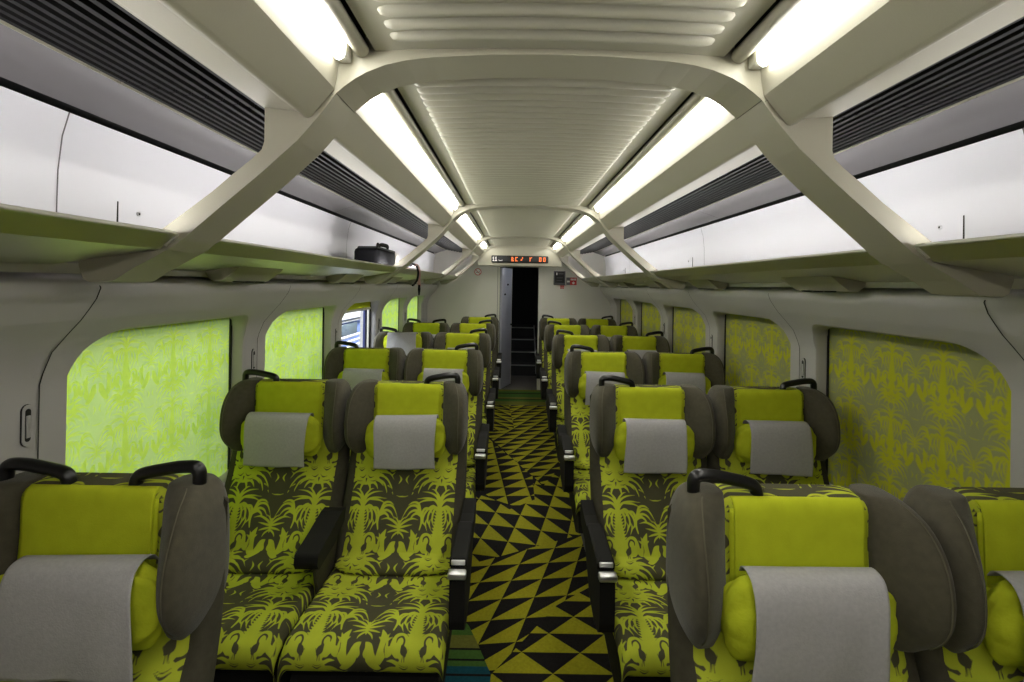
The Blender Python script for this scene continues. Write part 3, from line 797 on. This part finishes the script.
def cloth_mesh(seed):
    r = random.Random(seed)
    P = smooth_path([(.034, .074), (.022, .0895), (.0, .0935), (-.026, .084), (-.042, .050), (-.0475, .0), (-.048, -.065), (-.044, -.122)], 8)
    q, _ = resample(P, .008)
    us = np.linspace(-.131, .131, 44); U = np.repeat(us[:, None], len(q), 1); t = np.linspace(0, 1, len(q))[None, :]
    a, b = r.uniform(0, 6), r.uniform(0, 6)
    w = .0022 * np.sin(U * 34 + a) * t ** 2 + .0016 * np.sin(U * 61 + b + 5 * t) * t
    zz = q[None, :, 1] + .003 * np.sin(U * 13 + b) * t + .02 * U * t * r.uniform(-1, 1)
    return grid_mesh('paper_cloth', U * (1 + .02 * np.cos(t * 6 + a)) + .012 * t * r.uniform(-1, 1), q[None, :, 0] + w - .002, zz - .012 * (U / .131) ** 2 * 0, 'cloth')
CLOTH = [cloth_mesh(k) for k in range(4)]
def handle_mesh(s):
    P = smooth_path([(.218, .0, 1.118), (.218, .0, 1.155), (.216, 0, 1.172), (.205, 0, 1.181), (.17, 0, 1.180), (.13, 0, 1.173), (.098, 0, 1.166), (.083, 0, 1.158), (.078, 0, 1.142), (.077, 0, 1.122)], 5)
    mb = MB(); mb.tube([(s * (p[0] - .004), p[1] + .03, p[2] - .013) for p in P], .0138, 12, flat=1.15); return mb.mesh('grab_handle', ['blackplastic'])
HANDLE = {s: handle_mesh(s) for s in (-1, 1)}
# armrest: side panel, padded top, chrome end
mb = MB(); mb.prism([(-.560, .605), (-.562, .44), (-.553, .408), (-.53, .392), (-.46, .378), (-.34, .405), (-.27, .47), (-.20, .54), (-.08, .555), (-.05, .60), (-.07, .65), (-.16, .625), (-.26, .615), (-.30, .628), (-.50, .612)], -.026, .026, 'x', 0)
ARM = mb.mesh('armrest', ['mattblack'])
rings = []
for y, z in ((-.528, .617), (-.52, .622), (-.42, .630), (-.34, .636), (-.29, .638), (-.28, .634)):
    w = .030 if y > -.525 else .030
    rings.append([(-w, y, z - .01), (-w, y, z + .006), (-w + .008, y, z + .012), (w - .008, y, z + .012), (w, y, z + .006), (w, y, z - .01)])
mb = MB(); mb.loft(rings, 0, False, True); PAD = mb.mesh('arm_pad', ['mattblack'])
mb = MB(); mb.prism([(-.468, .606), (-.476, .574), (-.460, .548), (-.30, .562), (-.19, .60), (-.175, .65), (-.22, .652), (-.35, .625)], -.042, .042, 'x', 0); MIDARM = mb.mesh('middle_armrest', ['mattblack'])
mb = MB(); mb.prism([(-.40, .535), (-.36, .40), (-.20, .36), (-.14, .62), (-.2, .60), (-.30, .56)], -.006, .006, 'x', 0); MIDWEB = mb.mesh('armrest_panel', ['shell'])
mb = MB(); mb.box(-.031, .031, -.578, -.545, .588, .612, 0, bev=.006); mb.box(-.024, .024, -.536, -.527, .615, .632, 0, bev=.003); CAP = mb.mesh('chrome_cap', ['chrome'])
mb = MB(); mb.prism([(-.62, .30), (-.63, .34), (-.625, .38), (-.24, .38), (-.16, .34), (-.18, .22), (-.52, .16), (-.66, .22)], -.24, .24, 'x', 0); BASE = mb.mesh('seat_base', ['mattblack'])
mb = MB()
mb.loft([[(x * w, y0 + (y1 - y0) * ty, z) for x, ty in ((-1, 0), (1, 0), (1, 1), (-1, 1))] for w, y0, y1, z in ((.17, -.60, -.14, 0), (.17, -.60, -.14, .02), (.15, -.52, -.22, .06), (.13, -.50, -.24, .20))], 0, False, True)
PED = mb.mesh('pedestal', ['pedestal'])

def seat(x, row, side, where, label, both=False, pillow=(0, 0, 0), rot=0):
    """side: +1 / -1 = the side (local x) that carries the handle; where: 'aisle' or 'window'"""
    t = thing('train_seat', label, 'seat', (x, 2.257 + PITCH * (row - 2), 0), 'reclining train seats')
    t.rotation_euler = (0, 0, rot)
    k = R.randrange(100)
    put('seat_base', BASE, t, mods=[bevel(.012, 2)]) if False else put('seat_base', BASE, t)
    put('pedestal', PED, t)
    put('seat_cushion', SEATM, t); put('back_cushion', BACK, t); put('back_shell', SHELL, t)
    for s in (-1, 1):
        w = put('wing', WING[s][0], t, mods=[subsurf(2)]); put('piping', WING[s][1], w)
    put('head_cover', COVER, t, mods=[solid(.003)]); [put('cover_backing', q, t, mods=[solid(.002)]) for q in COVSTRIP]
    p = put('neck_pillow', PILLOW[k % 3], t, (pillow[0], -.060 + pillow[2], .918 + pillow[1]))
    p.rotation_euler = (0, R.uniform(-.03, .03), 0)
    c = put('paper_cloth', CLOTH[k % 4], p, (R.uniform(-.006, .01), 0, 0), mods=[solid(.002)])
    put('grab_handle', HANDLE[side], t)
    if both: put('grab_handle', HANDLE[-side], t)
    for ch in list(t.children):
        if ch.name.split('.')[0] in ('back_cushion', 'back_shell', 'wing', 'head_cover', 'cover_backing', 'neck_pillow', 'grab_handle'): ch.location.z -= .007
    arms = []
    if where == 'aisle': 
        arms = [(side * .287, 1)]
        a = put('middle_armrest', MIDARM, t, (-side * .258, 0, 0), mods=[bevel(.008, 2)]); put('armrest_panel', MIDWEB, a, (-side * .001, 0, 0))
    elif where == 'window': arms = [(side * .264, .9)]
    else: arms = [(.285, 1), (-.285, 1)]
    for ax, w in arms:
        a = put('armrest', ARM, t, (ax, 0, 0)); put('arm_pad', PAD, a)
        put('chrome_cap', CAP, a)
        a.scale = (w, 1, 1)
    return t
ROWN = {1: 'first', 2: 'second', 3: 'third', 4: 'fourth', 5: 'fifth', 6: 'farthest'}
for row in range(1, 7):
    for s in (-1, 1):
        for where in ('window', 'aisle'):
            if s < 0 and row == 1 and where == 'aisle': continue
            if s < 0 and row == 6 and where == 'window': continue
            x = s * (1.072 if where == 'window' else .54)
            hs = s if where == 'window' else -s
            dp = (R.uniform(-.008, .008), R.uniform(-.006, .006), 0)
            lab = 'lime palm-patterned seat on the %s next to the %s, %s row from the camera' % (SIDE[s], where, ROWN[row])
            if row == 6: lab = 'lime palm-patterned seat on the %s next to the %s, farthest row by the doorway' % (SIDE[s], where)
            if s < 0 and row == 1:
                lab = 'single lime seat nearest the camera on the left, black handle on each corner'
                seat(-.980, 1, s, 'single', lab, True, (.03, 0, 0)); continue
            if s > 0 and row == 1: dp = (-.01, .0, 0)
            if s < 0 and row == 4 and where == 'window':
                dp = (0, .125, .02); lab = 'lime seat beside the uncovered left window, grey cloth pushed up high on its headrest'
            if s < 0 and row == 5 and where == 'window':
                lab = 'lime seat on the left by the wall, fifth row, with two handles on top'
                seat(x, row, hs, where, lab, True, dp); continue
            seat(x, row, hs, where, lab, False, dp)

# ------------------------------------------------------------------ things on the end wall
t = thing('destination_display', 'black LED display with orange and white characters above the doorway', 'display', (0, 7.26, 1.944))
mb = MB(); mb.box(-.41, .41, -.035, .01, -.052, .052, 0, bev=.016); obj('casing', mb, 'black', t)
FONT = {'1': ['010', '110', '010', '010', '111'], 'B': ['110', '101', '110', '101', '111'], 'C': ['111', '100', '100', '100', '111'], '2': ['001', '001', '010', '110', '000'],
        'r': ['101', '110', '100', '100', '100'], '0': ['111', '101', '101', '101', '111'], 'G': ['111', '100', '101', '101', '111']}
def led(mb, ch, x, z, w, h):
    for r, line in enumerate(FONT[ch]):
        for c, v in enumerate(line):
            if v == '1':
                mb.box(x + w * c / 3, x + w * (c + .92) / 3, -.0375, -.034, z + h * (4 - r) / 5, z + h * (4 - r + .92) / 5, 0)
mb = MB()
led(mb, '1', -.39, -.03, .028, .062); led(mb, '1', -.355, -.03, .028, .062)
for k in range(5): mb.box(-.305 + .012 * k, -.297 + .012 * k, -.0375, -.034, -.026 + (.006 if k in (0, 4) else 0), -.018 + (.006 if k in (0, 4) else 0), 0)
obj('white_characters', mb, 'led_white', t)
mb = MB()
for ch, x in (('B', -.12), ('C', -.065), ('2', .01), ('r', .14), ('0', .275), ('0', .335)): led(mb, ch, x, -.03, .034, .062)
obj('orange_characters', mb, 'led_orange', t)

t = thing('no_smoking_sign', 'round white no smoking sign with red ring left of the doorway', 'sign', (-.622, Y1, 1.763))
def disc(mb, r, y0, y1, mi, r0=0, n=32):
    if r0 == 0: mb.prism([(r * math.cos(2 * math.pi * k / n), r * math.sin(2 * math.pi * k / n)) for k in range(n)], y0, y1, 'y', mi)
    else:
        for k in range(n):
            a, b = 2 * math.pi * k / n, 2 * math.pi * (k + 1) / n
            mb.prism([(r * math.cos(a), r * math.sin(a)), (r * math.cos(b), r * math.sin(b)), (r0 * math.cos(b), r0 * math.sin(b)), (r0 * math.cos(a), r0 * math.sin(a))], y0, y1, 'y', mi)
mb = MB(); disc(mb, .053, -.003, 0, 0); obj('disc', mb, 'signwhite', t)
mb = MB(); disc(mb, .053, -.0045, -.003, 0, .042)
for a in (-45,):
    c, s_ = math.cos(math.radians(a)), math.sin(math.radians(a))
    mb.prism([(c * x - s_ * z, s_ * x + c * z) for x, z in ((-.045, -.004), (.045, -.004), (.045, .004), (-.045, .004))], -.0055, -.0045, 'y', 0)
obj('red_ring', mb, 'red', t)
mb = MB(); mb.box(-.028, .018, -.0044, -.003, -.010, -.002, 0); mb.box(.021, .026, -.0044, -.003, -.010, .006, 0); mb.box(.015, .020, -.0044, -.003, .004, .02, 0)
obj('cigarette', mb, 'mattblack', t)

t = thing('wall_monitor', 'dark framed notice panel on the end wall right of the doorway', 'panel', (.602, Y1, 1.69))
mb = MB(); mb.box(-.088, .088, -.02, 0, -.105, .105, 0, bev=.006); obj('frame', mb, 'signgrey', t)
mb = MB(); mb.box(-.072, .072, -.022, -.02, -.075, .09, 0); obj('screen', mb, 'black', t)
mb = MB(); mb.box(-.05, -.035, -.0235, -.022, .045, .08, 0)
obj('white_mark', mb, 'signwhite', t)
mb = MB(); mb.box(-.02, .06, -.0235, -.022, .058, .07, 0); mb.box(-.045, .05, -.0235, -.022, .0, .006, 0); mb.box(-.045, .04, -.0235, -.022, -.04, -.034, 0)
obj('faint_lines', mb, 'signgrey', t)

t = thing('emergency_sign', 'small red and grey pictogram sign below right of the dark notice panel', 'sign', (.782, Y1, 1.645))
mb = MB(); mb.box(-.078, -.02, -.004, 0, -.056, .056, 0); obj('grey_field', mb, 'signgrey', t)
mb = MB(); mb.box(-.02, .078, -.004, 0, -.056, .056, 0); obj('red_field', mb, 'red', t)
mb = MB()
for k in range(4): mb.box(-.012 + .021 * k, .003 + .021 * k, -.0055, -.004, .014, .04, 0)
mb.prism([(.008, -.012), (.022, -.018), (.024, -.004), (.034, -.004), (.036, -.018), (.05, -.012), (.046, -.036), (.028, -.048), (.012, -.036)], -.0055, -.004, 'y', 0)
mb.prism([(-.072, -.004), (-.052, .018), (-.052, .008), (-.026, .008), (-.026, -.016), (-.052, -.016), (-.052, -.026)], -.0055, -.004, 'y', 0)
obj('white_pictograms', mb, 'signwhite', t)
t = thing('alarm_label', 'tiny pair of red stickers under the dark notice panel', 'sticker', (.643, Y1, 1.555))
mb = MB(); mb.box(-.026, -.004, -.003, 0, -.025, .025, 0); mb.box(.004, .026, -.003, 0, -.025, .025, 0); obj('red_labels', mb, 'red', t)
mb = MB(); mb.box(-.021, -.009, -.004, -.003, -.005, .001, 0); mb.box(.009, .021, -.004, -.003, -.005, .001, 0); obj('white_marks', mb, 'signwhite', t)

# ------------------------------------------------------------------ bag and strap on the left rack
t = thing('travel_bag', 'black travel bag with grey top lying on the left luggage rack', 'bag', (-1.045, 3.56, 1.692))
mb = MB(); mb.box(-.085, .085, -.27, .27, .0, .112, 0, bev=.028, seg=3); obj('body', mb, 'bag', t)
mb = MB(); mb.box(-.07, .07, -.24, .25, .100, .124, 0, bev=.011); obj('top_flap', mb, 'baggrey', t)
mb = MB(); mb.tube([tuple(p) for p in smooth_path([(.03, -.10, .118), (.04, -.08, .142), (.04, 0, .148), (.04, .12, .146), (.03, .15, .118)], 5)], .009, 8, flat=1.6); obj('carry_handle', mb, 'mattblack', t)
mb = MB(); mb.tube([tuple(p) for p in smooth_path([(.06, -.25, .10), (.07, -.245, .132), (.06, -.215, .14), (.05, -.19, .115)], 5)], .008, 8); obj('strap_ring', mb, 'mattblack', t)
mb = MB(); mb.box(.083, .089, .17, .265, .01, .108, 0, bev=.002); obj('white_tag', mb, 'signwhite', t)
t = thing('hanging_strap', 'dark and pink straps dangling from the left luggage rack past the second arch', 'strap', (-.90, 4.15, 1.694))
mb = MB(); mb.tube([tuple(p) for p in smooth_path([(-.12, -.14, .02), (-.04, -.1, .04), (.012, -.02, .03), (.034, -.01, -.02), (.024, .01, -.09), (.012, -.05, -.125), (.01, -.1, -.135)], 5)], .009, 8); obj('black_strap', mb, 'bag', t)
mb = MB(); mb.tube([tuple(p) for p in smooth_path([(-.08, .05, .015), (.012, .03, .03), (.036, .03, -.03), (.02, .10, -.10), (.02, .14, -.14)], 5)], .013, 8); obj('pink_strap', mb, 'pink', t)
mb = MB(); mb.tube([(.02, .12, -.12), (.02, .125, -.17), (.02, .12, -.22)], [.008, .012, .006], 8); obj('strap_end', mb, 'bag', t)
mb = MB(); rings = []
for k in range(7):
    u = -1 + 2 * k / 6; g = math.sqrt(max(.05, 1 - u * u))
    rings.append([(-.09 + .07 * g * math.cos(a), u * .12, .01 + (.045 * g) * max(0, .35 + math.sin(a))) for a in [2 * math.pi * j / 12 for j in range(12)]])
mb.loft(rings, 0, True, True); obj('pouch', mb, 'bag', t)

# ------------------------------------------------------------------ light
w = bpy.data.worlds.new('world'); SC.world = w; w.use_nodes = True
bg = w.node_tree.nodes['Background']; bg.inputs[0].default_value = (.55, .68, 1, 1); bg.inputs[1].default_value = .02
la = bpy.data.lights.new('station_daylight', 'AREA'); la.shape = 'RECTANGLE'; la.size = 9; la.size_y = 1.6; la.energy = 1080; la.color = (.86, .93, 1.0)
lo = bpy.data.objects.new('station_daylight', la); COL.objects.link(lo)
lo.location = (-3.4, 4.5, 3.4); lo.rotation_euler = (0, math.radians(-45), 0)
lo.rotation_euler = Vector((1.95, 0, -2.3)).to_track_quat('-Z', 'Y').to_euler()
la2 = bpy.data.lights.new('station_fill', 'AREA'); la2.shape = 'RECTANGLE'; la2.size = 16; la2.size_y = 1.0; la2.energy = 2500; la2.color = (.85, .92, 1.0)  # added area light that brightens the building outside
lo2 = bpy.data.objects.new('station_fill', la2); COL.objects.link(lo2)
lo2.location = (-3.0, 16, 5); lo2.rotation_euler = Vector((-1.6, 0, -4)).to_track_quat('-Z', 'Y').to_euler()

SC.view_settings.view_transform = 'Standard'; SC.view_settings.look = 'None'; SC.view_settings.gamma = 1; SC.view_settings.use_curve_mapping = False
SC.view_settings.exposure = 0
SC.cycles.max_bounces = 10; SC.cycles.diffuse_bounces = 6; SC.cycles.use_denoising = True
